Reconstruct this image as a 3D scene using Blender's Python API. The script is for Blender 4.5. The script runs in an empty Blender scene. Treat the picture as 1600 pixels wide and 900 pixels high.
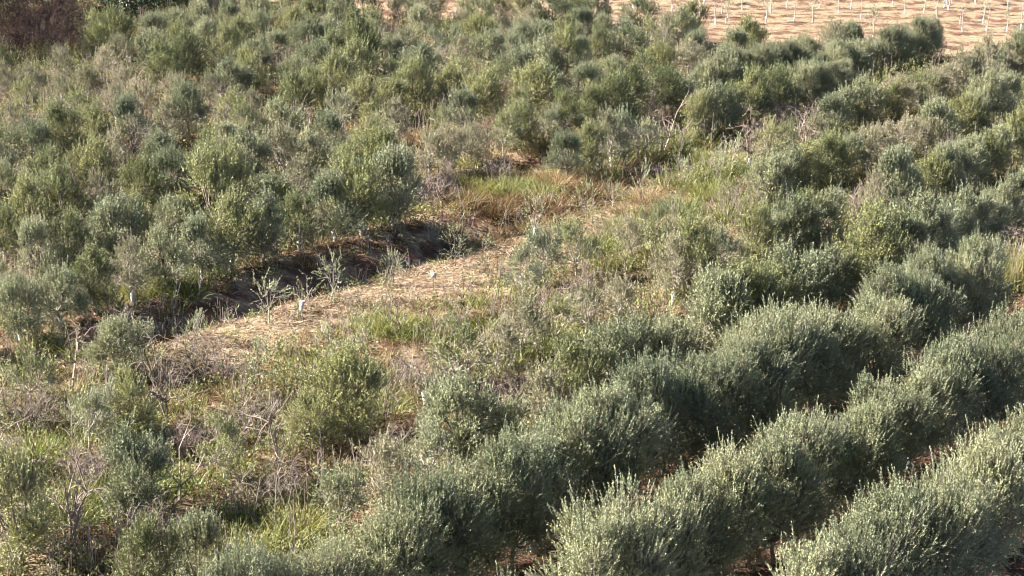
import bpy, math
import numpy as np

# ------------------------------------------------------------------ camera, sky, sun, exposure
sc = bpy.context.scene
F_PX = 3000.0                       # focal length in pixels of a 1600 px wide frame
PITCH = math.atan(972 / F_PX)
CAM_H = 27.2
cd = bpy.data.cameras.new('camera'); cam = bpy.data.objects.new('camera', cd)
sc.collection.objects.link(cam)
cam.location = (0, 0, CAM_H); cam.rotation_euler = (math.pi / 2 - PITCH, 0, 0)
cd.sensor_width = 36; cd.lens = 36 * F_PX / 1600; cd.clip_start = 1; cd.clip_end = 6000
sc.camera = cam
SUN_AZ, SUN_EL = -89.0, 35.0        # degrees right of the view direction, degrees up
w_ = bpy.data.worlds.new('World'); sc.world = w_; w_.use_nodes = True
nt = w_.node_tree; bg = nt.nodes['Background']
sky = nt.nodes.new('ShaderNodeTexSky'); sky.sky_type = 'NISHITA'; sky.sun_disc = False; sky.air_density = 0.7; sky.dust_density = 0.3
sky.sun_elevation = math.radians(SUN_EL); sky.sun_rotation = math.radians(SUN_AZ % 360)
nt.links.new(sky.outputs[0], bg.inputs[0]); bg.inputs[1].default_value = 0.05
sl = bpy.data.lights.new('sun', 'SUN'); sun = bpy.data.objects.new('sun', sl); sc.collection.objects.link(sun)
sl.energy = 5.0; sl.angle = math.radians(0.53); sl.color = (1.0, 0.935, 0.85)
sun.rotation_euler = (math.radians(90 - SUN_EL), 0, math.radians(180 - SUN_AZ))
sc.view_settings.view_transform = 'Standard'; sc.view_settings.look = 'None'
sc.view_settings.gamma = 1; sc.view_settings.exposure = 2.32
sc.render.engine = 'CYCLES'
sc.cycles.max_bounces = 2; sc.cycles.diffuse_bounces = 1; sc.cycles.glossy_bounces = 1
sc.cycles.pixel_filter_type = 'BLACKMAN_HARRIS'; sc.cycles.filter_width = 1.1
sc.cycles.use_adaptive_sampling = True; sc.cycles.adaptive_threshold = 0.03
sc.cycles.transmission_bounces = 2; sc.cycles.transparent_max_bounces = 4

RNG = np.random.default_rng(7)
COL = sc.collection

# ------------------------------------------------------------------ the orchard's own grid
# u runs along the tree rows, w across them (towards the camera); rows stand 5.83 m apart
AZ = math.radians(41.09)
UX, UY = math.sin(AZ), math.cos(AZ)
WX, WY = math.cos(AZ), -math.sin(AZ)
ROW0, STEP = -24.5, 5.83
def row_w(k): return ROW0 - STEP * k
def xy(u, w): return u * UX + w * WX, u * UY + w * WY
def uw(x, y): return x * UX + y * UY, x * WX + y * WY
def px(x, y, z):                    # where a point of the place shows in the photograph (used to count and label)
    z = z - CAM_H
    d = y * math.cos(PITCH) - z * math.sin(PITCH)
    return 800 + F_PX * x / d, 450 - F_PX * (y * math.sin(PITCH) + z * math.cos(PITCH)) / d
def at(X, Y, z=0.0):                # ground spot under a point of the photograph, in row coordinates
    a, b = (X - 800) / F_PX, (Y - 450) / F_PX
    dz = -math.sin(PITCH) - b * math.cos(PITCH)
    t = (z - CAM_H) / dz
    return uw(a * t, (math.cos(PITCH) - b * math.sin(PITCH)) * t)
def sstep(a, b, x):
    t = np.clip((x - a) / (b - a), 0, 1); return t * t * (3 - 2 * t)
def wob(a, b, s, seed=0):           # cheap smooth noise in about -1..1
    r = np.random.default_rng(1000 + seed); out = 0
    for i in range(6):
        th = r.uniform(0, 6.28); f = r.uniform(0.6, 1.8) / s; ph = r.uniform(0, 6.28)
        out = out + np.sin((a * math.cos(th) + b * math.sin(th)) * f * 6.28 + ph)
    return out / 2.6
def edge_u(w):                      # where the orchard ends and the newly planted field begins
    return np.interp(w, [-140, -122, -110, -101, -92, -80, -74, -66, -60, -40], [110, 108, 108, 116, 117, 116, 117, 124, 128, 142])
def height(u, w):
    u = np.asarray(u, float); w = np.asarray(w, float)
    k = np.round((ROW0 - w) / STEP); dw = w - (ROW0 - STEP * k)
    orch = 1 - sstep(-1, 1.5, u - edge_u(w))
    h = orch * (0.20 * np.exp(-(dw / 1.0) ** 2) * np.where((k == 6), 0.25, 1))
    dm = sstep(45, 51, u) * (1 - sstep(66, 76, u))
    h = h + dm * ((-0.75 + .12 * wob(u, w, 2.2, 31)) * np.exp(-((w + 62.2 + .25 * wob(u, w, 5, 32)) / 0.85) ** 2) + 0.38 * np.exp(-((w + 65.0) / 1.5) ** 2))
    x, y = u * UX + w * WX, u * UY + w * WY
    yy = y + 0.06 * x + 0.4 * wob(x, y, 30, 3)
    h = h + (1 - orch) * (0.10 + .05 * wob(x, y, 6, 21)) * (np.abs(np.sin(yy * math.pi / 4.2)) ** 0.7 - 0.4)
    h = h + 0.05 * wob(u, w, 4.0, 1) + 0.12 * wob(u, w, 18.0, 2)
    far = np.hypot(u - 80, w + 70)
    return h * (1 - sstep(130, 220, far))
def hz(u, w): return float(height(u, w))

# ------------------------------------------------------------------ materials
def node(nt, t, **kw):
    n = nt.nodes.new(t)
    for k, v in kw.items(): setattr(n, k, v)
    return n
def ramp(nt, stops, fac):
    r = node(nt, 'ShaderNodeValToRGB'); e = r.color_ramp.elements
    while len(e) < len(stops): e.new(0.5)
    for s, (p, c) in zip(e, stops): s.position = p; s.color = (*c, 1)
    nt.links.new(fac, r.inputs[0]); return r.outputs[0]
def foliage(name, stops, back=None, trans=0.25, rough=0.5, spec=0.35, objvar=0.25):
    m = bpy.data.materials.new(name); m.use_nodes = True; t = m.node_tree; t.nodes.clear()
    out = node(t, 'ShaderNodeOutputMaterial'); at_ = node(t, 'ShaderNodeAttribute', attribute_name='tint')
    c = ramp(t, stops, at_.outputs['Fac'])
    if back:
        g = node(t, 'ShaderNodeNewGeometry'); mx = node(t, 'ShaderNodeMix', data_type='RGBA')
        b = ramp(t, back, at_.outputs['Fac'])
        t.links.new(g.outputs['Backfacing'], mx.inputs['Factor']); t.links.new(c, mx.inputs['A']); t.links.new(b, mx.inputs['B'])
        c = mx.outputs['Result']
    oi = node(t, 'ShaderNodeObjectInfo'); mr = node(t, 'ShaderNodeMapRange')
    mr.inputs[3].default_value = 1 - objvar; mr.inputs[4].default_value = 1 + objvar
    t.links.new(oi.outputs['Random'], mr.inputs[0])
    hs = node(t, 'ShaderNodeHueSaturation'); t.links.new(mr.outputs[0], hs.inputs['Value']); t.links.new(c, hs.inputs['Color'])
    wn = node(t, 'ShaderNodeMath', operation='MULTIPLY_ADD'); wn.inputs[1].default_value = -0.035; wn.inputs[2].default_value = 0.5175
    t.links.new(oi.outputs['Random'], wn.inputs[0]); t.links.new(wn.outputs[0], hs.inputs['Hue'])
    c = hs.outputs[0]
    p = node(t, 'ShaderNodeBsdfPrincipled'); p.inputs['Roughness'].default_value = rough
    p.inputs['Specular IOR Level'].default_value = spec
    t.links.new(c, p.inputs['Base Color'])
    if trans:
        tr = node(t, 'ShaderNodeBsdfTranslucent'); t.links.new(c, tr.inputs[0])
        ms = node(t, 'ShaderNodeMixShader'); ms.inputs[0].default_value = trans
        t.links.new(p.outputs[0], ms.inputs[1]); t.links.new(tr.outputs[0], ms.inputs[2]); t.links.new(ms.outputs[0], out.inputs[0])
    else: t.links.new(p.outputs[0], out.inputs[0])
    return m
def bark(name, a, b, scale=9):
    m = bpy.data.materials.new(name); m.use_nodes = True; t = m.node_tree; p = t.nodes['Principled BSDF']
    tc = node(t, 'ShaderNodeTexCoord'); n = node(t, 'ShaderNodeTexNoise'); n.inputs['Scale'].default_value = scale
    t.links.new(tc.outputs['Object'], n.inputs['Vector'])
    t.links.new(ramp(t, [(0.3, a), (0.7, b)], n.outputs[0]), p.inputs['Base Color']); p.inputs['Roughness'].default_value = 0.85
    return m
M = {}
M['olive'] = foliage('olive_leaves', [(0, (0.185, 0.20, 0.095)), (0.5, (0.25, 0.265, 0.138)), (0.9, (0.30, 0.31, 0.172)), (1, (0.34, 0.31, 0.145))],
                     [(0, (0.26, 0.28, 0.18)), (1, (0.33, 0.35, 0.24))], 0.10, 0.6, 0.25)
M['olive_green'] = foliage('green_olive_leaves', [(0, (0.165, 0.18, 0.06)), (0.6, (0.25, 0.262, 0.098)), (1, (0.36, 0.335, 0.135))],
                           [(0, (0.18, 0.20, 0.11)), (1, (0.29, 0.30, 0.18))], 0.14, 0.6, 0.25)
M['olive_dry'] = foliage('dry_olive_leaves', [(0, (0.17, 0.165, 0.085)), (0.5, (0.28, 0.265, 0.15)), (1, (0.40, 0.35, 0.21))],
                         [(0, (0.20, 0.195, 0.125)), (1, (0.33, 0.305, 0.20))], 0.2, 0.6, 0.3)
M['grass'] = foliage('green_grass_blades', [(0, (0.095, 0.12, 0.03)), (0.45, (0.195, 0.215, 0.058)), (0.75, (0.33, 0.315, 0.105)), (1, (0.46, 0.38, 0.20))], None, 0.35, 0.5, 0.35)
M['lime'] = foliage('yellow_green_leaves', [(0, (0.14, 0.18, 0.035)), (0.6, (0.26, 0.29, 0.06)), (1, (0.42, 0.38, 0.12))], None, 0.4, 0.5, 0.3)
M['weed'] = foliage('weed_leaves', [(0, (0.13, 0.145, 0.045)), (0.5, (0.225, 0.23, 0.082)), (0.8, (0.33, 0.30, 0.13)), (1, (0.44, 0.36, 0.20))], None, 0.3, 0.55, 0.3)
M['drygrass'] = foliage('dry_grass_blades', [(0, (0.17, 0.105, 0.056)), (0.5, (0.31, 0.225, 0.115)), (1, (0.45, 0.355, 0.20))], None, 0.25, 0.7, 0.2)
M['rust'] = foliage('rust_brown_grass_blades', [(0, (0.10, 0.052, 0.028)), (0.6, (0.20, 0.115, 0.058)), (1, (0.34, 0.24, 0.12))], None, 0.2, 0.7, 0.2)
M['straw'] = foliage('straw_litter', [(0, (0.22, 0.14, 0.09)), (0.5, (0.40, 0.30, 0.20)), (1, (0.58, 0.49, 0.36))], None, 0.15, 0.7, 0.2)
M['evergreen'] = foliage('evergreen_leaves', [(0, (0.022, 0.035, 0.014)), (0.7, (0.05, 0.07, 0.026)), (1, (0.09, 0.11, 0.045))], None, 0.15, 0.4, 0.4)
M['twig'] = foliage('dead_twigs', [(0, (0.17, 0.13, 0.108)), (0.6, (0.26, 0.21, 0.178)), (1, (0.39, 0.34, 0.30))], None, 0, 0.85, 0.1)
M['darktwig'] = foliage('dark_brown_twigs', [(0, (0.055, 0.036, 0.032)), (1, (0.13, 0.085, 0.07))], None, 0, 0.85, 0.1)
M['bark'] = bark('olive_bark', (0.13, 0.10, 0.075), (0.28, 0.23, 0.18))
M['palebark'] = bark('pale_bark', (0.27, 0.225, 0.185), (0.47, 0.41, 0.35))
M['guard'] = bark('white_plastic_guard', (0.42, 0.40, 0.37), (0.66, 0.65, 0.62), 6)
M['red'] = bark('faded_red_tape', (0.34, 0.05, 0.045), (0.45, 0.085, 0.07), 5)

# ------------------------------------------------------------------ mesh building (numpy)
def mesh(name, V, Q, mat, tint=None, smooth=False):
    me = bpy.data.meshes.new(name); V = np.asarray(V, np.float32); Q = np.asarray(Q, np.int32)
    me.vertices.add(len(V)); me.vertices.foreach_set('co', V.ravel())
    me.loops.add(Q.size); me.loops.foreach_set('vertex_index', Q.ravel())
    me.polygons.add(len(Q)); me.polygons.foreach_set('loop_start', np.arange(0, Q.size, Q.shape[1], dtype=np.int32))
    if tint is not None:
        a = me.attributes.new('tint', 'FLOAT', 'FACE'); a.data.foreach_set('value', np.asarray(tint, np.float32))
    me.update(calc_edges=True)
    if smooth: me.polygons.foreach_set('use_smooth', np.ones(len(Q), bool))
    me.materials.append(mat); return me
def unit(a): return a / np.maximum(np.linalg.norm(a, axis=-1, keepdims=True), 1e-9)
class Geo:                                             # collects quads
    def __init__(s): s.v = []; s.q = []; s.t = []; s.n = 0
    def add(s, V, Q, t):
        s.v.append(V); s.q.append(Q + s.n); s.t.append(t); s.n += len(V)
    def leaves(s, P, D, L, Wd, tint, rng, N=None):
        n = len(P); D = unit(D); R = unit(rng.normal(size=(n, 3)) if N is None else N); S = unit(np.cross(D, R))
        L = L[:, None]; Wd = Wd[:, None]
        V = np.stack([P, P + D * L * .45 + S * Wd / 2, P + D * L, P + D * L * .45 - S * Wd / 2], 1).reshape(-1, 3)
        s.add(V, np.arange(4 * n).reshape(n, 4), tint)
    def tubes(s, A, B, ra, rb, tint, sides=3):
        A = np.asarray(A, float); B = np.asarray(B, float); n = len(A)
        D = unit(B - A); ref = np.where(np.abs(D[:, 2:3]) > .9, [[1., 0, 0]], [[0, 0, 1.]])
        X = unit(np.cross(D, ref)); Y = np.cross(D, X); V = []
        for P, r in ((A, ra), (B, rb)):
            for i in range(sides):
                a = 2 * math.pi * i / sides
                V.append(P + (X * math.cos(a) + Y * math.sin(a)) * np.asarray(r).reshape(-1, 1))
        V = np.stack(V, 1).reshape(-1, 3); b = np.arange(n)[:, None] * 2 * sides; Q = []
        for i in range(sides):
            j = (i + 1) % sides; Q.append(b + np.array([[i, j, sides + j, sides + i]]))
        s.add(V, np.concatenate(Q), np.tile(np.asarray(tint), sides))
    def blades(s, P, D, L, Wd, droop, tint, rng, seg=2):   # curved grass blades
        n = len(P); D = unit(D); H_ = D * [1, 1, 0]; H_ = unit(H_ + 1e-4); S = unit(np.cross(D, rng.normal(size=(n, 3))))
        pts = []
        for i in range(seg + 1):
            t = i / seg
            pts.append(P + D * (L * t)[:, None] + (H_ * 0.5 + [0, 0, -0.75]) * (L * droop * t * t)[:, None])
        V = []
        for i, p in enumerate(pts):
            wd = (Wd * (1 - 0.85 * (i / seg) ** 1.5))[:, None] / 2; V += [p - S * wd, p + S * wd]
        V = np.stack(V, 1).reshape(-1, 3); b = np.arange(n)[:, None] * (2 * seg + 2); Q = []
        for i in range(seg): Q.append(b + np.array([[2 * i, 2 * i + 1, 2 * i + 3, 2 * i + 2]]))
        s.add(V, np.concatenate(Q), np.tile(tint, seg))
    def make(s, name, mat): return mesh(name, np.concatenate(s.v), np.concatenate(s.q), mat, np.clip(np.concatenate(s.t), 0, 1))

def shoots(g, P, D, L, rng, per_m=44, lf=(0.065, 0.11), wd=(0.024, 0.037), tone=0.45, droop=0.15, O=None, rough=.6):
    """leafy shoots: leaves in pairs along each stem, pointing up the stem"""
    n = len(P); D = unit(D)
    cnt = np.maximum((L * per_m).astype(int), 5); idx = np.repeat(np.arange(n), cnt); m = len(idx)
    t = (np.concatenate([np.arange(c) + 0.6 for c in cnt]) / np.repeat(cnt, cnt))
    B = P[idx] + D[idx] * (L[idx] * t)[:, None] + np.array([[0, 0, -1.]]) * (L[idx] * droop * t * t)[:, None]
    d = D[idx] + rng.normal(size=(m, 3)) * 0.42
    sh = rng.normal(0, .13, n)[idx]
    g.leaves(B, d, rng.uniform(*lf, m) * (1.12 - 0.4 * t), rng.uniform(*wd, m), tone + sh + rng.normal(0, .11, m), rng, None if O is None else O[idx] + rng.normal(size=(m, 3)) * rough)

def olive(seed, h=4.0, r=1.55, n=1500, lobes=13, low=0.5, whips=70, bare=0.0, trunk_h=0.75, sl=(0.28, 0.55), tone=0.45, mat='olive', trunk_mat='bark', tr=0.06, flat=1.0, rough=.6, twigs=.35, fine=False):
    """trunk and limbs as one mesh, leafy shoots as another"""
    rng = np.random.default_rng(seed)
    T = np.array([rng.normal(0, .06), rng.normal(0, .06), trunk_h])
    A, B, ra, rb = [np.zeros(3)], [T], [tr * 1.25], [tr]
    P, D, L, LC = [], [], [], []
    cc = np.array([0, 0, (h + low) / 2])
    for i in range(lobes):
        th = 2.4 * i + rng.normal(0, .35); f = (i + .5) / lobes
        zc = low + (h - low) * (0.13 + 0.73 * f ** 0.9) + rng.normal(0, .12)
        rel = (zc - low) / (h - low); rad = r * (0.72 * math.sqrt(max(0.05, 1 - (2 * rel - 0.95) ** 2 * 0.75))) * rng.uniform(.55, 1.05)
        if i >= lobes - 2: rad *= 0.45
        C = np.array([math.cos(th) * rad, math.sin(th) * rad * flat, zc]); R = r * rng.uniform(.28, .48)
        mid = T * 0.45 + C * 0.55 + [0, 0, -0.18 * (zc - trunk_h)] + rng.normal(0, .06, 3)
        A += [T, mid]; B += [mid, C]; ra += [tr * .62, tr * .42]; rb += [tr * .42, tr * .25]
        k = 7
        e = unit(rng.normal(size=(k, 3)) + [0, 0, .5] + (C - cc) * .4)
        for q in range(k):
            A.append(mid * .3 + C * .7); B.append(C + e[q] * R * rng.uniform(.7, 1.25)); ra.append(tr * .24); rb.append(tr * .07)
        m = int(n / lobes * rng.uniform(.7, 1.3)); v = unit(rng.normal(size=(m, 3)) + [0, 0, .12])
        p = C + v * (R * rng.uniform(.1, 1.05, (m, 1)) ** .75) * [1, 1, 1.05]
        p[:, 2] = np.maximum(p[:, 2], low * .6 + rng.uniform(0, .25, m))
        up = 0.35 + 0.75 * np.clip((p[:, 2:3] - low) / (h - low), 0, 1)
        d = v * .45 + unit(p - cc) * .42 + np.array([[0, 0, 1.3]]) * up + rng.normal(size=(m, 3)) * .34
        P.append(p); D.append(d); L.append(rng.uniform(*sl, m)); LC.append(np.tile(C, (m, 1)))
    P = np.concatenate(P); D = np.concatenate(D); L = np.concatenate(L); LC = np.concatenate(LC)
    keep = rng.random(len(P)) > bare; P, D, L, LC = P[keep], D[keep], L[keep], LC[keep]
    if whips:                                            # long upright water shoots on top
        top = np.argsort(-(P[:, 2] + rng.normal(0, .45, len(P))))[:whips]
        wp = P[top] + rng.normal(0, .1, (len(top), 3)); wdn = np.array([[0, 0, 1.]]) + rng.normal(size=(len(top), 3)) * .16 + (P[top] - cc) * [[.12, .12, 0]]
        P = np.concatenate([P, wp]); D = np.concatenate([D, wdn]); L = np.concatenate([L, rng.uniform(.35, .8, len(top))]); LC = np.concatenate([LC, LC[top]])
    O = unit(P - cc * [1, 1, .75]) + unit(D) * .2 + [0, 0, .25]
    g = Geo(); shoots(g, P, D, L, rng, tone=tone, O=O, rough=rough, **(dict(per_m=50, lf=(.06, .095), wd=(.022, .033)) if fine else {}))
    s = rng.random(len(P)) < twigs
    ds = unit(D[s]); g2 = Geo()
    g2.tubes(A, B, ra, rb, np.full(len(A), .5), 5)
    if s.any(): g2.tubes(P[s] * .15 + LC[s] * .85, P[s] + ds * L[s][:, None] * .8, np.full(s.sum(), .007), np.full(s.sum(), .003), np.full(s.sum(), .5))
    return g2.make('trunk', M[trunk_mat]), g.make('crown', M[mat])

def brush(seed, h=1.6, r=1.0, stems=9, mat='twig', leaf=0, thick=0.018, arch=0.4, leafmat='olive_dry', single=False):
    """leafless shrub: stems that fork twice, tips arching over"""
    rng = np.random.default_rng(seed); A, B, ra, rb, t = [], [], [], [], []
    tips = []
    def grow(p, d, L, rad, lev):
        seg = 3 if lev < 2 else 2; q = p.copy(); dd = d.copy(); pts = [q]
        for i in range(seg):
            dd = unit(dd + rng.normal(0, .17, 3) + np.array([0, 0, (-arch * .35) if lev else (.08 if single else -arch * .12)]))
            n_ = q + dd * L / seg; f0, f1 = 1 - .6 * i / seg, 1 - .6 * (i + 1) / seg
            A.append(q); B.append(n_); ra.append(rad * f0); rb.append(rad * f1); t.append(.55 - .12 * lev + rng.normal(0, .18)); q = n_; pts.append(q)
        if lev < 3:
            for j in range([5, 3, 2][lev]):
                i = rng.integers(1, len(pts)); sd = unit(dd + rng.normal(0, .62, 3) + [0, 0, .15])
                grow(pts[i], sd, L * rng.uniform(.42, .7), rad * .62, lev + 1)
        tips.append((q, dd))
    for i in range(stems):
        th = rng.uniform(0, 6.28); o = 0 if single else 1
        d = unit(np.array([math.cos(th) * .62 * r / h * rng.uniform(.2, 1.5), math.sin(th) * .62 * r / h * rng.uniform(.2, 1.5), 1.0])) if not single else unit(np.array([rng.normal(0, .08), rng.normal(0, .08), 1]))
        grow(np.array([math.cos(th), math.sin(th), 0]) * r * .18 * o, d, h * rng.uniform(.55, .85), thick, 0)
    g = Geo(); g.tubes(A, B, ra, rb, np.array(t)); me = g.make('branches', M[mat]); lm = None
    if leaf:
        sel = rng.choice(len(tips), min(leaf, len(tips)), replace=False)
        P = np.array([tips[i][0] for i in sel]); D = np.array([tips[i][1] for i in sel]) + [0, 0, .4]
        g = Geo(); shoots(g, P - unit(D) * .15, D, rng.uniform(.2, .42, len(P)), rng, tone=.5); lm = g.make('leaves', M[leafmat])
    return me, lm

def tuft(g, base, h, r, n, rng, lean=.5, droop=.3, wd=(.014, .03), tone=.45, seg=2, spread=.14):
    th = rng.uniform(0, 6.28, n); rr = r * np.sqrt(rng.random(n)) * .75
    P = np.stack([np.cos(th) * rr, np.sin(th) * rr, np.full(n, -.03)], 1) + base
    D = np.stack([np.cos(th) * rr / r * lean, np.sin(th) * rr / r * lean, np.ones(n)], 1) + rng.normal(0, .2, (n, 3))
    g.blades(P, D, h * rng.uniform(.55, 1.15, n), rng.uniform(*wd, n), np.full(n, droop) * rng.uniform(.4, 1.6, n), tone + rng.normal(0, spread, n), rng, seg)
def herb(g, base, h, r, n, rng, leaf=(.05, .11), tone=.45):
    v = rng.normal(size=(n, 3)); v = unit(v) * rng.random((n, 1)) ** .4; v[:, 2] = np.abs(v[:, 2])
    P = base + v * [r, r, h]; D = v * [1, 1, .4] + rng.normal(0, .5, (n, 3)) + [0, 0, .3]
    L = rng.uniform(*leaf, n); g.leaves(P, D, L, L * rng.uniform(.3, .5, n), tone + rng.normal(0, .2, n) + .15 * (v[:, 2] - .5), rng)

def sprig(g, base, h, r_, rng, n=8, leaf=(.10, .17), tone=.45):
    P = base + rng.normal(0, 1, (n, 3)) * [r_ * .5, r_ * .5, 0]; D = np.array([[0, 0, 1.]]) + rng.normal(0, .2, (n, 3)) + (P - base) * .35
    shoots(g, P, D, h * rng.uniform(.55, 1.15, n), rng, per_m=17, lf=leaf, wd=(.04, .068), tone=tone, droop=.1)
def stalks(g, base, h, rng, n=6):
    P = base + rng.normal(0, .25, (n, 3)) * [1, 1, 0]; D = np.array([[0, 0, 1.]]) + rng.normal(0, .16, (n, 3)); L = h * rng.uniform(.6, 1.1, n)[:, None]
    T = P + unit(D) * L; g.tubes(P, T, np.full(n, .02), np.full(n, .01), .7 + rng.normal(0, .2, n))
    m = n * 2; i = np.repeat(np.arange(n), 2); f = rng.uniform(.4, .95, (m, 1)); A = P[i] + (T - P)[i] * f
    B = A + unit(D[i] * .8 + rng.normal(0, .6, (m, 3))) * rng.uniform(.15, .45, (m, 1)); g.tubes(A, B, np.full(m, .012), np.full(m, .006), .65 + rng.normal(0, .2, m))

# ------------------------------------------------------------------ objects, names and labels
def link(name, data, parent=None):
    o = bpy.data.objects.new(name, data); COL.objects.link(o)
    if parent is not None: o.parent = parent
    return o
def tag(o, label=None, cat=None, group=None, kind=None):
    if label: o['label'] = label
    if cat: o['category'] = cat
    if group: o['group'] = group
    if kind: o['kind'] = kind
    return o
ONES = 'zeroth first second third fourth fifth sixth seventh eighth ninth tenth eleventh twelfth thirteenth fourteenth fifteenth sixteenth seventeenth eighteenth nineteenth'.split()
TENS = {2: ('twentieth', 'twenty'), 3: ('thirtieth', 'thirty'), 4: ('fortieth', 'forty'), 5: ('fiftieth', 'fifty'), 6: ('sixtieth', 'sixty')}
def nth(n):
    if n < 20: return ONES[n]
    a, b = divmod(n, 10); return TENS[a][0] if b == 0 else TENS[a][1] + '-' + ONES[b]

# ------------------------------------------------------------------ ground, one sheet out to the horizon
def axis(lo, hi, step, far):
    a = np.arange(lo, hi + .01, step); e = []
    d = step; x = hi
    while x < far: d *= 1.35; x += d; e.append(x)
    b = []; d = step; x = lo
    while x > -far: d *= 1.35; x -= d; b.append(x)
    return np.concatenate([b[::-1], a, e])
us = axis(24, 165, .4, 4000); ws = axis(-150, -16, .4, 4000)
GU, GW = np.meshgrid(us, ws, indexing='ij'); GH = height(GU, GW)
GX, GY = GU * UX + GW * WX, GU * UY + GW * WY
nu, nw = GU.shape; ii = np.arange(nu * nw).reshape(nu, nw)
Q = np.stack([ii[:-1, :-1], ii[:-1, 1:], ii[1:, 1:], ii[1:, :-1]], -1).reshape(-1, 4)
strip = np.exp(-((GW + 58.6 + .9 * wob(GU, GW, 9, 5)) / 1.45) ** 4) * sstep(44, 49, GU) * (.78 + .3 * wob(GU, GW, 3.5, 15)) * (1 - sstep(83, 89, GU))
field = sstep(-2, 1, GU - edge_u(GW) + 1.2 * wob(GU, GW, 5, 6))
weedy = (1 - sstep(-41, -37, GW)) * .42
lines = np.abs(np.sin((GY + .06 * GX + .4 * wob(GX, GY, 30, 3)) * math.pi / 4.2)) ** 6
straw = np.clip(np.maximum(np.maximum(strip, field * (.56 - .40 * lines + .12 * wob(GX, GY, 3.0, 22))), weedy) + .12 * wob(GU, GW, 2.2, 7), 0, 1)
def ground_mat():
    m = bpy.data.materials.new('red_soil_and_straw'); m.use_nodes = True; t = m.node_tree; p = t.nodes['Principled BSDF']
    p.inputs['Roughness'].default_value = .95; p.inputs['Specular IOR Level'].default_value = .1
    geo = node(t, 'ShaderNodeNewGeometry'); a = node(t, 'ShaderNodeAttribute', attribute_name='straw')
    def noise(s, d=4, stretch=None):
        n = node(t, 'ShaderNodeTexNoise'); n.inputs['Scale'].default_value = s; n.inputs['Detail'].default_value = d; n.inputs['Roughness'].default_value = .65
        if stretch:
            mp = node(t, 'ShaderNodeMapping'); mp.inputs['Scale'].default_value = stretch; t.links.new(geo.outputs['Position'], mp.inputs[0]); t.links.new(mp.outputs[0], n.inputs['Vector'])
        else: t.links.new(geo.outputs['Position'], n.inputs['Vector'])
        return n.outputs[0]
    soil = ramp(t, [(.3, (.06, .032, .022)), (.55, (.125, .068, .044)), (.8, (.19, .118, .08))], noise(1.6, 8))
    strw = ramp(t, [(.28, (.13, .078, .052)), (.5, (.275, .195, .122)), (.72, (.44, .335, .225))], noise(2.6, 9, (1, 2.4, 1)))
    s = node(t, 'ShaderNodeMath', operation='MULTIPLY_ADD'); s.inputs[1].default_value = 1.5; s.inputs[2].default_value = -.75
    t.links.new(noise(.9, 6), s.inputs[0]); ad = node(t, 'ShaderNodeMath', operation='ADD', use_clamp=True)
    t.links.new(s.outputs[0], ad.inputs[0]); t.links.new(a.outputs['Fac'], ad.inputs[1])
    mr = node(t, 'ShaderNodeMapRange', interpolation_type='SMOOTHSTEP'); mr.inputs[1].default_value = .3; mr.inputs[2].default_value = .62
    t.links.new(ad.outputs[0], mr.inputs[0])
    mx = node(t, 'ShaderNodeMix', data_type='RGBA'); t.links.new(mr.outputs[0], mx.inputs['Factor']); t.links.new(soil, mx.inputs['A']); t.links.new(strw, mx.inputs['B'])
    t.links.new(mx.outputs['Result'], p.inputs['Base Color'])
    bp = node(t, 'ShaderNodeBump'); bp.inputs['Strength'].default_value = .9; bp.inputs['Distance'].default_value = .12
    t.links.new(noise(5, 8), bp.inputs['Height']); t.links.new(bp.outputs[0], p.inputs['Normal'])
    return m
gm = mesh('ground', np.stack([GX, GY, GH], -1).reshape(-1, 3), Q, ground_mat(), smooth=True)
al = gm.attributes.new('straw', 'FLOAT', 'POINT'); al.data.foreach_set('value', straw.ravel().astype(np.float32))
tag(link('ground', gm), 'red soil ground with dry straw, ridged along the rows', None, None, 'structure')

# ------------------------------------------------------------------ prototypes of each kind of plant
full = [olive(100 + i, h=(4.2, 4.0, 4.3, 4.1, 3.9)[i], r=(1.85, 1.75, 1.85, 1.7, 1.8)[i], n=2200, lobes=(17, 15, 19, 16, 18)[i], low=.25, whips=210, rough=.55, sl=(.25, .62), tone=.54, fine=True) for i in range(5)]
mid = [olive(200 + i, h=2.6, r=1.35, n=1050, lobes=(13, 9, 11, 14, 8, 12)[i], low=.05, whips=130, flat=.85, rough=.8, bare=(0, .2, .1, 0, .3, .15)[i], sl=(.22, .5), mat=('olive', 'olive_green')[i % 2], tone=(.5, .42, .58)[i // 2]) for i in range(6)]
thin = [olive(300 + i, h=2.4, r=1.05, n=400, lobes=9, low=.4, whips=40, trunk_h=.7, sl=(.2, .42), mat=('olive', 'olive_green', 'olive_dry')[i % 3], trunk_mat='palebark', tr=.045, tone=.55) for i in range(6)]
dry = [olive(400 + i, h=2.5, r=1.2, n=650, lobes=10, low=.2, whips=60, sl=(.2, .42), mat='olive_dry', trunk_mat='palebark', tr=.05, tone=.5) for i in range(3)]
sap = [olive(500 + i, h=2.0, r=.7, n=60 - 10 * i, lobes=6, low=.5, whips=6, trunk_h=.6, trunk_mat=('bark', 'palebark')[i % 2], tr=.026, tone=.6, twigs=0) for i in range(3)]
sap += [brush(520 + i, h=1.8, r=.7, stems=1 + i % 2, thick=.028, arch=.3, leaf=(22, 45, 8)[i], single=True, mat=('twig', 'darktwig', 'twig')[i], leafmat='olive') for i in range(3)]
bare = [brush(600 + i, h=2.6, r=.9, stems=1 + i % 2, thick=.055, arch=.35, leaf=(0, 25, 12, 0)[i], single=True, mat='twig') for i in range(4)]
shrub = [brush(700 + i, h=1.5, r=1.1, stems=11, leaf=(0, 40, 0, 90)[i], arch=.45, thick=.03) for i in range(4)]
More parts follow.
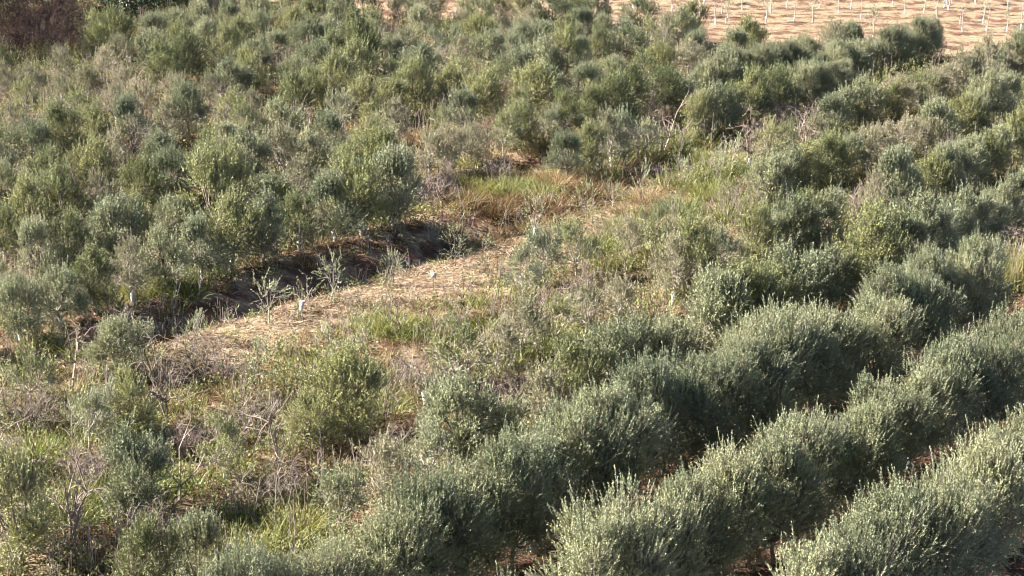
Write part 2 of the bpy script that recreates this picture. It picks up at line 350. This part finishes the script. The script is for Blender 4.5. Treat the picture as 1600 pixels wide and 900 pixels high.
dshrub = [brush(750 + i, h=2.3, r=1.4, stems=16, arch=.5, mat='darktwig') for i in range(2)]
def cylinder(r, h, sides=9, z0=0):
    a = np.arange(sides) * 2 * math.pi / sides; c, s_ = np.cos(a) * r, np.sin(a) * r; V, Qs = [], []
    for z, f in ((z0, 1), (z0 + h, 1), (z0 + h, .86), (z0 + h - .06, .86)): V.append(np.stack([c * f, s_ * f, np.full(sides, z)], 1))
    for l in range(3):
        for i in range(sides): j = (i + 1) % sides; Qs.append([l * sides + i, l * sides + j, (l + 1) * sides + j, (l + 1) * sides + i])
    return np.concatenate(V), np.array(Qs)
V, Qc = cylinder(.085, .5); GUARD = mesh('stem_guard', V, Qc, M['guard'])
KINDS = {'full': (full, 'dense silver-green olive tree', 4.1), 'mid': (mid, 'leafy olive tree', 2.6), 'thin': (thin, 'thin sparse olive tree', 2.7),
         'dry': (dry, 'brownish dried olive tree', 2.9), 'sap': (sap, 'small spindly olive sapling', 2.1), 'bare': (bare, 'leafless grey olive tree', 2.4)}
GROUPS = {'full': 'dense olive trees in hedge rows', 'mid': 'leafy olive trees among weeds', 'thin': 'thin olive trees among weeds', 'dry': 'dried olive trees',
          'sap': 'saplings along the straw strip', 'bare': 'leafless olive trees'}
def plant(kind, i, u, w, s, rz, sink=0.0, sq=1.0):
    me = KINDS[kind][0][i % len(KINDS[kind][0])]; x, y = xy(u, w)
    o = link({'sap': 'olive_sapling', 'bare': 'leafless_tree', 'thin': 'sparse_olive_tree', 'dry': 'withered_olive_tree'}.get(kind, 'olive_tree'), None); o.empty_display_size = .3
    o.location = (x, y, hz(u, w) - .02 - sink); o.rotation_euler = (RNG.normal(0, .06), RNG.normal(0, .06), rz); o.scale = (s * sq, s * sq * RNG.uniform(.85, 1.15), s * RNG.uniform(.86, 1.14))
    a = link('trunk' if kind != 'bare' else 'trunk', me[0], o)
    if me[1] is not None: link('crown', me[1], o)
    return o

# ------------------------------------------------------------------ rows of olive trees
def inside(X, Y, z): return any(((X - a) / c) ** 2 + ((Y - b) / d) ** 2 < 1 for a, b, c, d in z)
ZFULL = [(1420, 75, 95, 38), (1240, 112, 105, 34)]
ZBIG = [(640, 650, 120, 60), (910, 560, 120, 55), (1150, 470, 130, 55), (370, 380, 100, 75), (600, 325, 90, 60), (1450, 420, 120, 40)]
ZBARE = [(120, 720, 330, 190), (1080, 215, 70, 40), (1240, 205, 90, 25), (980, 560, 60, 30), (1290, 400, 60, 30), (1350, 320, 60, 25)]
ZDRY = [(110, 140, 170, 40), (640, 215, 100, 35), (1480, 130, 110, 30), (1400, 215, 70, 30)]
ZMID = [(130, 310, 280, 120), (330, 60, 290, 45), (1380, 270, 420, 160)]
ZTHIN = [(1130, 190, 170, 50), (760, 560, 200, 90), (1000, 330, 100, 60)]
ZNONE = [(60, 45, 110, 45), (790, 290, 160, 45), (430, 800, 60, 60), (1560, 400, 75, 50), (40, 45, 90, 48), (130, 5, 170, 34)]
ROWNAME = {0: 'row nearest the camera', 1: 'second row from the camera', 2: 'third row from the camera', 3: 'fourth row from the camera', 4: 'fifth row from the camera',
           5: 'row before the straw strip', 6: 'line of the straw strip', 7: 'row along the ditch'}
for k in range(8, 20): ROWNAME[k] = nth(k - 7) + ' row behind the ditch'
ordinal = {}; outn = {}
TREES = []
for k in range(0, 19):
    w0 = row_w(k); u = 28 + RNG.uniform(0, 2)
    while u < edge_u(w0) - .6:
        u += 1.8 if k <= 2 else 1.5 if (k == 7 and u > 106) or (k == 8 and u > 96) else 1.6 if k <= 7 and xy(u, w0)[0] > 6 else 2.0 if k <= 8 else 2.35 if k < 13 else 2.6
        uu = u + RNG.normal(0, .16); w = w0 + RNG.normal(0, .28 if k < 3 else .14 if k < 9 else .5)
        if k == 7 and uu > 108: w -= 2.2
        x, y = xy(uu, w); X, Y = px(x, y, 1.6); X0, Y0 = px(x, y, 4.2)
        mg = 55 if k > 2 else 75
        if X < -mg or X > 1600 + mg or Y0 > 915 or Y < -25: continue
        r = RNG.random()
        if k <= 2: kind = 'full'
        elif k == 6 and 46 < uu < 88: kind = 'sap' if r < .75 else None
        elif k == 5 and 44 < uu < 80: kind = None if 625 < X < 725 else 'sap' if r < .6 else 'thin' if r < .72 else None
        elif k == 4 and 44 < uu < 66: kind = 'thin' if r < .6 else 'sap' if r < .85 else 'mid'
        elif inside(X, Y, ZNONE): kind = None
        elif inside(X, Y, ZBIG): kind = 'mid'
        elif inside(X, Y, ZFULL): kind = 'full' if r < .8 else 'mid'
        elif inside(X, Y, ZBARE): kind = 'bare' if r < .4 else 'thin' if r < .68 else 'mid' if r < .85 else None
        elif inside(X, Y, ZDRY): kind = 'dry' if r < .7 else 'thin'
        elif inside(X, Y, ZMID): kind = 'mid' if r < .86 else 'thin'
        elif inside(X, Y, ZTHIN): kind = 'thin' if r < .6 else ('bare' if r < .75 else 'mid')
        else: kind = 'mid' if r < .62 else 'thin' if r < .9 else 'dry' if r < .95 else 'bare'
        if k == 2 and uu > 71.5: kind = None                  # the third row breaks off, reeds stand beyond
        if k == 1 and 35.4 < uu < 37.7: kind = None          # the gap where the soil shows
        if kind is None: continue
        TREES.append((k, uu, w, kind, X))
for k, uu, w, kind, X in TREES:
    s = RNG.uniform(.84, 1.14) * (1.0 if kind != 'full' else 1.0 if k <= 2 else .66)
    x, y = xy(uu, w)
    PX = px(x, y, 1.6)
    if kind == 'mid' and inside(*PX, ZBIG): s *= 1.3
    elif kind == 'mid' and PX[0] < 900 and k > 7: s *= 1.1
    elif kind == 'mid' and PX[0] > 950: s *= 1.06
    hedge = k <= 2 or (kind in ('full', 'mid') and PX[0] > 850)
    rz = RNG.normal(0, .14) + math.atan2(UY, UX) + (math.pi if RNG.random() < .5 else 0) if hedge else RNG.uniform(0, 6.28)
    if k <= 2: s = RNG.uniform(.82, 1.13)
    o = plant(kind, int(RNG.integers(0, 30)), uu, w, s, rz, sq=RNG.uniform(.94, 1.06))
    if hedge: o.scale = (s * 1.14, s * .9, s * RNG.uniform(.93, 1.07))
    if RNG.random() < (.35 if k in (0, 1, 2, 7) else .06) or (k == 7 and 53 < uu < 67):
        gd = link('stem_guard', GUARD, o); gd.rotation_euler = (RNG.normal(0, .08), RNG.normal(0, .08), 0)
    if -20 < X < 1620:
        ordinal[k] = ordinal.get(k, 0) + 1
        lab = f"{KINDS[kind][1]}, {nth(ordinal[k])} from left in the {ROWNAME[k]}"
    else:
        outn[k, X < 0] = outn.get((k, X < 0), 0) + 1
        lab = f"{nth(outn[k, X < 0])} {KINDS[kind][1]} just outside the {'left' if X < 0 else 'right'} edge, {ROWNAME[k]}"
    tag(o, lab, 'sapling' if kind == 'sap' else 'tree', GROUPS[kind])

# ------------------------------------------------------------------ leafless shrubs between the rows
SHR = []
for k in range(3, 15):
    w0 = row_w(k) + STEP / 2; u = 28.0
    while u < edge_u(w0) - 1:
        u += RNG.uniform(2.2, 7.5)
        w = w0 + RNG.normal(0, .8); x, y = xy(u, w); X, Y = px(x, y, .6)
        if X < -10 or X > 1610 or Y > 905 or Y < 0: continue
        if k in (6, 7) and 46 < u < 88: continue
        near = inside(X, Y, [(150, 760, 340, 190), (640, 570, 200, 90), (1130, 200, 150, 40)])
        if not near and RNG.random() < .35: continue
        SHR.append((k, u, w, X))
        if near:
            for q in range(int(RNG.integers(1, 3))): SHR.append((k, u + RNG.uniform(.6, 2.0), w + RNG.normal(0, 1.1), X + 25 + q))
BETW = {3: 'between the third and fourth rows', 4: 'between the fourth and fifth rows', 5: 'between the fifth and sixth rows', 6: 'beside the straw strip', 7: 'beside the ditch line'}
for k in range(8, 16): BETW[k] = f'ahead of the {ROWNAME[k]}'
cnt = {}
for k, u, w, X in sorted(SHR, key=lambda a: (a[0], a[3])):
    cnt[k] = cnt.get(k, 0) + 1; i = int(RNG.integers(0, 4)); me = shrub[i]; x, y = xy(u, w); s = RNG.uniform(.75, 1.2)
    o = link('bare_shrub', None); o.location = (x, y, hz(u, w) - .03); o.rotation_euler = (0, 0, RNG.uniform(0, 6.28)); o.scale = (s, s, s * RNG.uniform(.8, 1.1))
    link('branches', me[0], o)
    if me[1] is not None: link('leaves', me[1], o)
    tag(o, f"{'leafless grey-brown' if me[1] is None else 'half-dead grey-brown'} shrub, {nth(cnt[k])} from left {BETW[k]}", 'shrub', 'dead shrubs among the weeds')

# ------------------------------------------------------------------ big grass clumps and leafy plants one can point to
def clump_mesh(seed, h, r, n, mat, head=None, **kw):
    kw.setdefault('spread', .26)
    rng = np.random.default_rng(seed); g = Geo(); tuft(g, np.zeros(3), h, r, n, rng, **kw); return g.make('blades', M[mat])
CL = {'green': [clump_mesh(20 + i, 1.15, 1.0, 620, 'grass', lean=.55, droop=.45, wd=(.016, .032), seg=3) for i in range(3)],
      'lime': [clump_mesh(30, 1.1, .9, 560, 'lime', lean=.7, droop=.35, wd=(.018, .034), seg=3, tone=.4)],
      'reed': [clump_mesh(40, 1.9, 1.2, 900, 'grass', lean=.5, droop=.25, wd=(.02, .036), seg=3, tone=.72)],
      'dry': [clump_mesh(50 + i, 1.2, 1.0, 520, 'drygrass', lean=.8, droop=.45, seg=3) for i in range(2)],
      'rust': [clump_mesh(60 + i, 1.1, 1.0, 620, 'rust', lean=.7, droop=.45, seg=3) for i in range(2)]}
CLUMPS = [(935, 372, 'green', 1.15, 'bright green tall grass clump at the upper end of the straw strip'),
 (985, 352, 'green', 1.2, 'green tall grass clump right of the straw strip, beside another grass clump'),
 (800, 285, 'green', 1.0, 'green grass clump on top of the dark ditch bank'), (750, 290, 'lime', .95, 'yellow-green grass clump left of the green one on the ditch bank'),
 (690, 243, 'green', .9, 'green grass clump in the middle distance above the ditch'), (1110, 292, 'green', 1.1, 'green grass clump right of the dry grassy bank'),
 (1065, 318, 'green', 1.1, 'green grass clump just above the straw strip grass'), (1180, 390, 'green', 1.3, 'large dark green grass clump in the centre right'),
 (1345, 318, 'green', 1.1, 'green grass clump between thin olive trees at right'), (1365, 408, 'lime', 1.0, 'yellow-green grass clump behind the dense third row'),
 (1575, 428, 'reed', 1.25, 'large yellow-green reed clump at the right edge'), (1530, 445, 'reed', .8, 'smaller yellow-green reed clump left of the large reeds'),
 (1590, 395, 'dry', 1.1, 'straw coloured reed clump above the large reeds at right edge'),
 (120, 795, 'green', 1.1, 'bright green grass clump at bottom left, leftmost of three'), (175, 765, 'green', 1.2, 'bright green grass clump at bottom left, middle of three'),
 (235, 742, 'green', 1.1, 'dark green grass clump at bottom left, rightmost of three'), (520, 650, 'green', 1.3, 'green grass clump left of a silver olive tree'),
 (470, 665, 'green', 1.0, 'small green grass clump beside the green clump by silver olive'), (365, 852, 'green', 1.1, 'green grass clump near the bottom left of the third row'),
 (465, 805, 'green', .9, 'upright green grass clump behind the third row at lower left'), (830, 545, 'green', .9, 'green grass clump among thin olives in the centre'),
 (610, 505, 'green', 1.0, 'green grass clump at the near edge of the straw strip'), (190, 662, 'lime', 1.0, 'yellow-green grass clump right of a leafless tree at left'),
 (50, 705, 'lime', 1.1, 'yellow-green grass clump at the left edge'), (400, 275, 'lime', .9, 'yellow-green grass clump behind the ditch trees at left'),
 (225, 458, 'green', 1.2, 'green grass clump left of the dark ditch'), (270, 450, 'green', 1.1, 'green grass clump at the left end of the ditch'),
 (1105, 240, 'green', 1.0, 'green grass clump below pale leafless trees at right'), (1330, 155, 'green', .9, 'dark green clump far right among dried olives'),
 (720, 315, 'rust', 1.1, 'rust brown grass clump on the ditch bank, left of four'), (775, 322, 'rust', 1.2, 'rust brown grass clump on the ditch bank, second of four'),
 (850, 312, 'rust', 1.2, 'rust brown grass clump on the ditch bank, third of four'), (925, 292, 'rust', 1.1, 'rust brown grass clump on the ditch bank, fourth of four'),
 (870, 278, 'dry', 1.1, 'straw coloured grass clump on the crest of the bank'), (1010, 302, 'dry', 1.0, 'straw coloured grass clump at the end of the strip'),
 (985, 325, 'dry', .9, 'small straw coloured grass clump left of green grass clump')]
for j, (X, Y, kd, s, lab) in enumerate(CLUMPS):
    u, w = at(X, Y, .55); x, y = xy(u, w); o = link('grass_clump', None)
    o.location = (x, y, hz(u, w)); o.rotation_euler = (0, 0, RNG.uniform(0, 6.28)); o.scale = (s * 1.1, s * 1.1, s)
    link('blades', CL[kd][j % len(CL[kd])], o); tag(o, lab, 'grass clump', 'tall grass clumps')
def leafy(seed, h, r, n, mat):
    rng = np.random.default_rng(seed); g = Geo(); th = rng.uniform(0, 6.28, 7)
    E = np.stack([np.cos(th) * r * .6, np.sin(th) * r * .6, np.full(7, h * .85)], 1); g2 = Geo()
    g2.tubes(np.zeros((7, 3)), E, np.full(7, .02), np.full(7, .008), np.full(7, .4), 4)
    herb(g, np.array([0, 0, .1]), h, r, n, rng, leaf=(.12, .24), tone=.5)
    return g2.make('stems', M['twig']), g.make('leaves', M[mat])
LEAFY = [leafy(80, 1.7, .8, 260, 'lime'), leafy(81, 1.5, .7, 240, 'grass')]
for X, Y, i, s, lab in [(922, 250, 0, 1.0, 'broad-leaved yellow-green plant on the crest above the ditch bank'), (1160, 160, 1, 1.25, 'bright green broad-leaved plant standing above the pale leafless trees'),
                        (445, 335, 0, 1.2, 'yellow-green leafy bush between the ditch olive trees'), (130, 24, 0, 1.1, 'pale yellow-green leafy bush in front of dark evergreens'),
                        (960, 262, 0, .7, 'small yellow-green leafy plant right of the larger one')]:
    u, w = at(X, Y, .8); x, y = xy(u, w); o = link('leafy_plant', None); o.location = (x, y, hz(u, w)); o.scale = (s, s, s); o.rotation_euler = (0, 0, X)
    link('stems', LEAFY[i][0], o); link('leaves', LEAFY[i][1], o); tag(o, lab, 'plant')

# ------------------------------------------------------------------ far left corner: dark brush and tall evergreens
for j, (X, Y) in enumerate([(8, 56), (45, 64), (85, 58), (118, 46), (28, 42), (68, 40), (100, 32), (5, 34), (50, 28), (20, 72)]):
    u, w = at(X, Y, 1.0); x, y = xy(u, w); o = link('dark_brush', None); o.location = (x, y, hz(u, w)); o.rotation_euler = (0, 0, j * 1.7)
    s = 1.25 + .15 * (j % 3); o.scale = (s, s, s); link('branches', dshrub[j % 2][0], o)
    tag(o, f'dark brown leafless brush in the far left corner, {nth(j + 1)} of ten', 'shrub', 'dark brush in the far left corner')
def evergreen(seed):
    rng = np.random.default_rng(seed); n = 7000; g = Geo(); v = unit(rng.normal(size=(n, 3)))
    bump = 1 + .22 * np.sin(v[:, 0:1] * 7 + seed) * np.cos(v[:, 1:2] * 6) + .18 * np.sin(v[:, 2:3] * 9)
    P = np.array([0, 0, 4.3]) + v * [2.6, 2.6, 4.3] * bump * rng.uniform(.55, 1.0, (n, 1)) ** .5
    L = rng.uniform(.16, .32, n); g.leaves(P, v + rng.normal(0, .7, (n, 3)), L, L * .5, .5 + rng.normal(0, .22, n), rng)
    g2 = Geo(); A = np.array([[0, 0, -.1], [0, 0, 1.5]] + [[0, 0, 1.4 + .5 * i] for i in range(7)]); th = np.arange(7) * 2.3
    B = np.concatenate([[[.1, 0, 1.5], [.1, .1, 6.5]], np.stack([np.cos(th) * 1.7, np.sin(th) * 1.7, 2.6 + .6 * np.arange(7)], 1)])
    g2.tubes(A, B, [.24, .2] + [.1] * 7, [.2, .06] + [.03] * 7, np.full(9, .5), 7)
    return g2.make('trunk', M['bark']), g.make('crown', M['evergreen'])
EV = [evergreen(90), evergreen(91)]
for j, (X, Y, s, lab) in enumerate([(20, 24, 1, 'tall dark evergreen tree cut by the top edge at far left'), (95, 18, .9, 'tall dark evergreen tree second from the far left'),
        (205, 36, .85, 'dark evergreen tree right of the pale leafy bush at top left'), (255, 16, .8, 'dark evergreen tree rightmost of the group at top left'),
        (-66, 66, 1.15, 'tall dark evergreen tree just outside the left edge, shading the corner'), (-70, 98, 1.05, 'tall dark evergreen tree outside the left edge, nearest the camera'),
        (-62, 38, 1.1, 'tall dark evergreen tree outside the left edge, farthest from the camera')]):
    u, w = at(X, Y); x, y = xy(u, w); o = link('evergreen_tree', None); o.location = (x, y, hz(u, w)); o.scale = (s, s, s); o.rotation_euler = (0, 0, j * 2.1)
    link('trunk', EV[j % 2][0], o); link('crown', EV[j % 2][1], o); tag(o, lab, 'tree', 'dark evergreens at the far left')

# ------------------------------------------------------------------ newly planted field at the top right: guards, stakes, whips
STAKE = Geo(); STAKE.tubes([[0, 0, -.1]], [[0.03, 0, 1.9]], [.03], [.022], np.array([.8]), 5); STAKE = STAKE.make('stake', M['palebark'])
YS = [olive(550 + i, h=1.9, r=.45, n=26 + 18 * i, lobes=5, low=.9, whips=0, trunk_h=1.0, trunk_mat='palebark', tr=.036, tone=.65, twigs=0) for i in range(3)]
FLD = [(1093, 28), (1118, 40), (1135, 38), (1128, 22), (1197, 34), (1241, 32), (1160, 12), (1310, 18), (1365, 66), (1330, 10), (1413, 20), (1444, 20), (1482, 16), (1500, 38), (1536, 38), (1503, 54), (1541, 52),
       (1573, 52), (1600, 26), (1575, 12), (1280, 8), (1230, 8), (1050, 18), (1395, 6), (1525, 6), (1205, 20), (990, 14), (950, 6), (1270, 34), (1345, 30), (1595, 48), (1465, 34)]
for i in range(5): FLD.append((RNG.uniform(960, 1600), RNG.uniform(2, 30)))
for j, (X, Y) in enumerate(sorted(FLD)):
    u, w = at(X, Y); x, y = xy(u, w); o = link('young_olive', None); o.location = (x, y, hz(u, w)); o.rotation_euler = (RNG.normal(0, .06), RNG.normal(0, .06), RNG.uniform(0, 6))
    s = RNG.uniform(.8, 1.35); o.scale = (s, s, s); t = RNG.random()
    gd = link('stem_guard', GUARD, o); gd.scale = (.7, .7, .85 / s * RNG.uniform(.7, 1.15)); gd.rotation_euler = (RNG.normal(0, .1), RNG.normal(0, .1), 0)
    if t < .62: link('trunk', YS[j % 3][0], o); link('crown', YS[j % 3][1], o)
    else: link('stake', STAKE, o) if t < .85 else link('trunk', YS[j % 3][0], o)
    tag(o, f"newly planted {'olive' if t < .62 else 'leafless olive'} with white guard, {nth(j + 1)} from left in the pale field", 'sapling', 'young olives in the pale field')

# ------------------------------------------------------------------ small things by the ditch
u, w = at(677, 452); x, y = xy(u, w); z = hz(u, w)
o = link('white_sign', None); o.location = (x, y, z)
g = Geo(); g.tubes([[0, 0, -.15]], [[.02, 0, .75]], [.02], [.018], np.array([.4]), 6); link('post', g.make('post', M['bark']), o)
def slab(wx, wy, wz, c, mat, name):
    V = np.array([[a, b, d] for a in (-1, 1) for b in (-1, 1) for d in (-1, 1)]) * [wx / 2, wy / 2, wz / 2] + c
    return mesh(name, V, [[0, 1, 3, 2], [4, 6, 7, 5], [0, 4, 5, 1], [2, 3, 7, 6], [0, 2, 6, 4], [1, 5, 7, 3]], M[mat])
link('panel', slab(.25, .02, .27, [.02, -.03, .72], 'guard', 'panel'), o); tag(o, 'small blank white sign on a thin post in the straw strip', 'sign')
u, w = at(636, 398); x, y = xy(u, w); z = hz(u, w); o = link('marker_stake', None); o.location = (x, y, z); o.rotation_euler = (0, .12, 0)
g = Geo(); g.tubes([[0, 0, -.2]], [[0, 0, .75]], [.025], [.025], np.array([.5]), 6); link('stake', g.make('stake', M['bark']), o)
V, Qc = cylinder(.09, .45, 9, .2); link('white_sleeve', mesh('white_sleeve', V, Qc, M['guard']), o)
g = Geo(); rg = np.random.default_rng(5); n = 26
g.blades(np.tile([[0, 0, .72]], (n, 1)) + rg.normal(0, .03, (n, 3)), rg.normal(size=(n, 3)) + [0, 0, .5], rg.uniform(.15, .34, n), rg.uniform(.03, .06, n), np.full(n, .7), np.full(n, .5), rg)
link('red_tape', g.make('red_tape', M['red']), o); tag(o, 'white marker stake with red tape at the edge of the ditch', 'stake')

# ------------------------------------------------------------------ ground cover nobody could count
rng = np.random.default_rng(77)
GG, GD, GWd, GR, GK, GO = Geo(), Geo(), Geo(), Geo(), Geo(), Geo()
ZGREEN = [(430, 275, 110, 25), (560, 285, 80, 20), (760, 290, 150, 40), (1080, 330, 160, 40), (1300, 310, 120, 40), (1450, 400, 120, 35), (250, 450, 120, 40), (200, 660, 120, 40), (1100, 240, 120, 30), (150, 770, 160, 32), (540, 640, 110, 40), (800, 540, 130, 50), (960, 360, 80, 50), (620, 510, 60, 30), (1120, 290, 130, 40), (1200, 390, 110, 40), (480, 280, 120, 40), (1370, 400, 90, 30), (420, 810, 60, 60)]
ZDRYG = [(860, 290, 190, 40), (1010, 290, 60, 50), (1540, 400, 80, 50), (270, 610, 120, 60), (1550, 110, 90, 30), (850, 210, 150, 40), (600, 230, 120, 40)]
SPOTS = [at(677, 452), at(636, 398)]                      # kept clear round the sign and the marker
for u in np.arange(26, 130, 1.06):
    for w in np.arange(-140, -37, 1.06):
        uu, ww = u + rng.uniform(-.5, .5), w + rng.uniform(-.5, .5)
        if uu > edge_u(ww) - .5: continue
        x, y = xy(uu, ww); X, Y = px(x, y, .4)
        if X < -30 or X > 1630 or Y < -10 or Y > 925: continue
        if any(-1.2 < (uu - p) < 1.2 and -.6 < (ww - q) < 1.8 for p, q in SPOTS): continue
        z = hz(uu, ww); b = np.array([x, y, z]); r = rng.random()
        strip_ = 47 < uu < 82 and -63.6 < ww < -57.0
        a = wob(uu, ww, 7, 11); c = wob(uu, ww, 9, 12)
        if strip_:
            if -63.4 < ww < -61.2:
                tuft(GR if r < .8 else GD, b, rng.uniform(.3, .8), .7, 46, rng, 1.0, .6, wd=(.02, .04))
            elif r < .36: tuft(GD, b, rng.uniform(.2, .7), .5, 40, rng, 1.2, .6, tone=.65)
            elif r < .66: herb(GWd, b, rng.uniform(.4, .8), .5, 80, rng, leaf=(.08, .15))
            elif r < .72: tuft(GG, b, .6, .45, 36, rng, .9, .4)
            if uu > 66 and ww < -60 and r < .8: tuft(GR if r < .45 else GD, b, rng.uniform(.7, 1.2), .7, 70, rng, .9, .5, wd=(.02, .04))
            if r > .8: sprig(GO, b, rng.uniform(.5, 1.1), .5, rng, n=5)
            if r > .85: stalks(GK, b, rng.uniform(.6, 1.2), rng)
            continue
        if inside(X, Y, [(840, 298, 150, 32)]):
            tuft((GR, GG, GD, GG)[int(rng.integers(0, 4))], b, rng.uniform(.9, 1.5), .8, 75, rng, .7, .45, wd=(.022, .042)); continue
        if r > .5 and rng.random() < .22: tuft(GD, b, rng.uniform(.8, 1.5), .5, 30, rng, .5, .35, wd=(.016, .03))
        if X < 560 and Y > 540:
            if rng.random() < .6: sprig(GO, b, rng.uniform(.6, 1.3), .8, rng)
            if rng.random() < .4: tuft(GR, b, rng.uniform(.4, .9), .7, 40, rng, 1.0, .5, wd=(.02, .04))
            if rng.random() < .5: herb(GWd, b, rng.uniform(.4, 1.0), .8, 110, rng, leaf=(.09, .17))
        g_ = inside(X, Y, ZGREEN); d_ = inside(X, Y, ZDRYG); low = (.65 if uu > 60 else .85) if (k5 := (44 < uu < 78 and -57.5 < ww < -50.5)) else 1
        dr = abs((ROW0 - ww) / STEP - round((ROW0 - ww) / STEP)) * STEP
        if ww > -74 and X > 780: low *= 1.15 if dr < 1.5 else .42
        if X > 780 and ww > -74 and dr < 1.1: sprig(GO if r < .7 else GWd, b, rng.uniform(1.0, 1.9), 1.1, rng, n=7, tone=.5)
        if rng.random() < (.34 if X < 900 else .42): stalks(GK, b, rng.uniform(.9, 1.8) * max(low, .75), rng, 5)
        if g_ and r < .8 or (not d_ and a > .75 and r < .7): tuft(GG, b, rng.uniform(.7, 1.35) * low, .8, 64, rng, .8, .4, wd=(.03, .056), tone=.5 + .2 * c, spread=.24)
        elif d_ and r < .75 or (c > .55 and r < .6): tuft(GD, b, rng.uniform(.6, 1.2) * low, .75, 58, rng, .8, .45, wd=(.024, .046))
        elif r < .72:
            hh = rng.uniform(.5, 1.3 if ww > -66 else 1.7) * low
            if rng.random() < .4: herb(GWd, b, hh * .8, .9, 125, rng, leaf=(.11, .20), tone=.42 + .22 * c)
            else: herb(GWd, b, hh * .45, .8, 60, rng, leaf=(.10, .19), tone=.4 + .2 * c); sprig(GO if rng.random() < .55 else GWd, b, hh * 1.05, .9, rng, tone=.45 + .15 * a)
        elif r < .84: tuft(GR, b, rng.uniform(.4, .9) * low, .7, 60, rng, 1.0, .6, wd=(.02, .04))
        else: tuft(GD, b, rng.uniform(.4, 1.0) * low, .65, 60, rng, .9, .5, wd=(.02, .036))
for u in np.arange(30, 80, 1.3):                         # thin growth under the near rows
    for w in np.arange(-37.5, -20, 1.3):
        uu, ww = u + rng.uniform(-.6, .6), w + rng.uniform(-.6, .6); x, y = xy(uu, ww); X, Y = px(x, y, .2)
        if X < -30 or X > 1640 or Y > 930: continue
        b = np.array([x, y, hz(uu, ww)]); r = rng.random()
        if r < .25: herb(GWd, b, .3, .45, 40, rng)
        elif r < .6: tuft(GR, b, .3, .5, 22, rng, 1.2, .7)
for Y in np.arange(-4, 100, 4.):                         # stubble in the new field
    for X in np.arange(400, 1620, 22.):
        uu, ww = at(X + rng.uniform(-11, 11), Y + rng.uniform(-2, 2)); x, y = xy(uu, ww)
        if uu < edge_u(ww) - 1 or rng.random() < .3: continue
        r = rng.random(); b = np.array([x, y, hz(uu, ww)])
        if r < .72: tuft(GD, b, rng.uniform(.12, .4), .7, 14, rng, 1.3, .5, tone=.62)
        elif r < .9: tuft(GR, b, .25, .6, 12, rng, 1.2, .5)
        else: herb(GWd, b, .3, .4, 20, rng)
# straw lying flat
n = 15000; uu = rng.uniform(44, 88, n); ww = -58.9 + rng.normal(0, 1.7, n); x, y = uu * UX + ww * WX, uu * UY + ww * WY
GS = Geo(); th = rng.normal(AZ, .9, n); D = np.stack([np.sin(th), np.cos(th), rng.normal(.06, .16, n)], 1)
GS.blades(np.stack([x, y, height(uu, ww) + rng.uniform(.01, .07, n)], 1), D, rng.uniform(.2, .6, n), rng.uniform(.016, .032, n), rng.uniform(0, .12, n), .55 + rng.normal(0, .2, n), rng)
for g, nm, mt, lab, cat in [(GG, 'green_grass', 'grass', 'green tall grass growing between the tree rows', 'grass'), (GD, 'dry_grass', 'drygrass', 'straw coloured dry grass between the rows and in the field', 'dry grass'),
                            (GR, 'brown_grass', 'rust', 'rust brown withered grass on soil and ditch banks', 'withered grass'), (GWd, 'weeds', 'weed', 'low olive-green leafy weeds covering the soil', 'weeds'),
                            (GO, 'leafy_sprigs', 'olive_green', 'upright grey-green leafy sprigs growing wild among the rows', 'sprigs'),
                            (GK, 'dead_stalks', 'twig', 'thin pale dead stalks standing among the weeds', 'stalks'),
                            (GS, 'straw', 'straw', 'pale flattened straw on the bare strip', 'straw')]:
    tag(link(nm, g.make(nm, M[mt])), lab, cat, None, 'stuff')
print('trees', len(TREES), 'shrubs', len(SHR), 'quads', sum(sum(len(q) for q in g.q) for g in (GG, GD, GR, GWd, GK, GO, GS)))
from collections import Counter; print(Counter(t[3] for t in TREES))
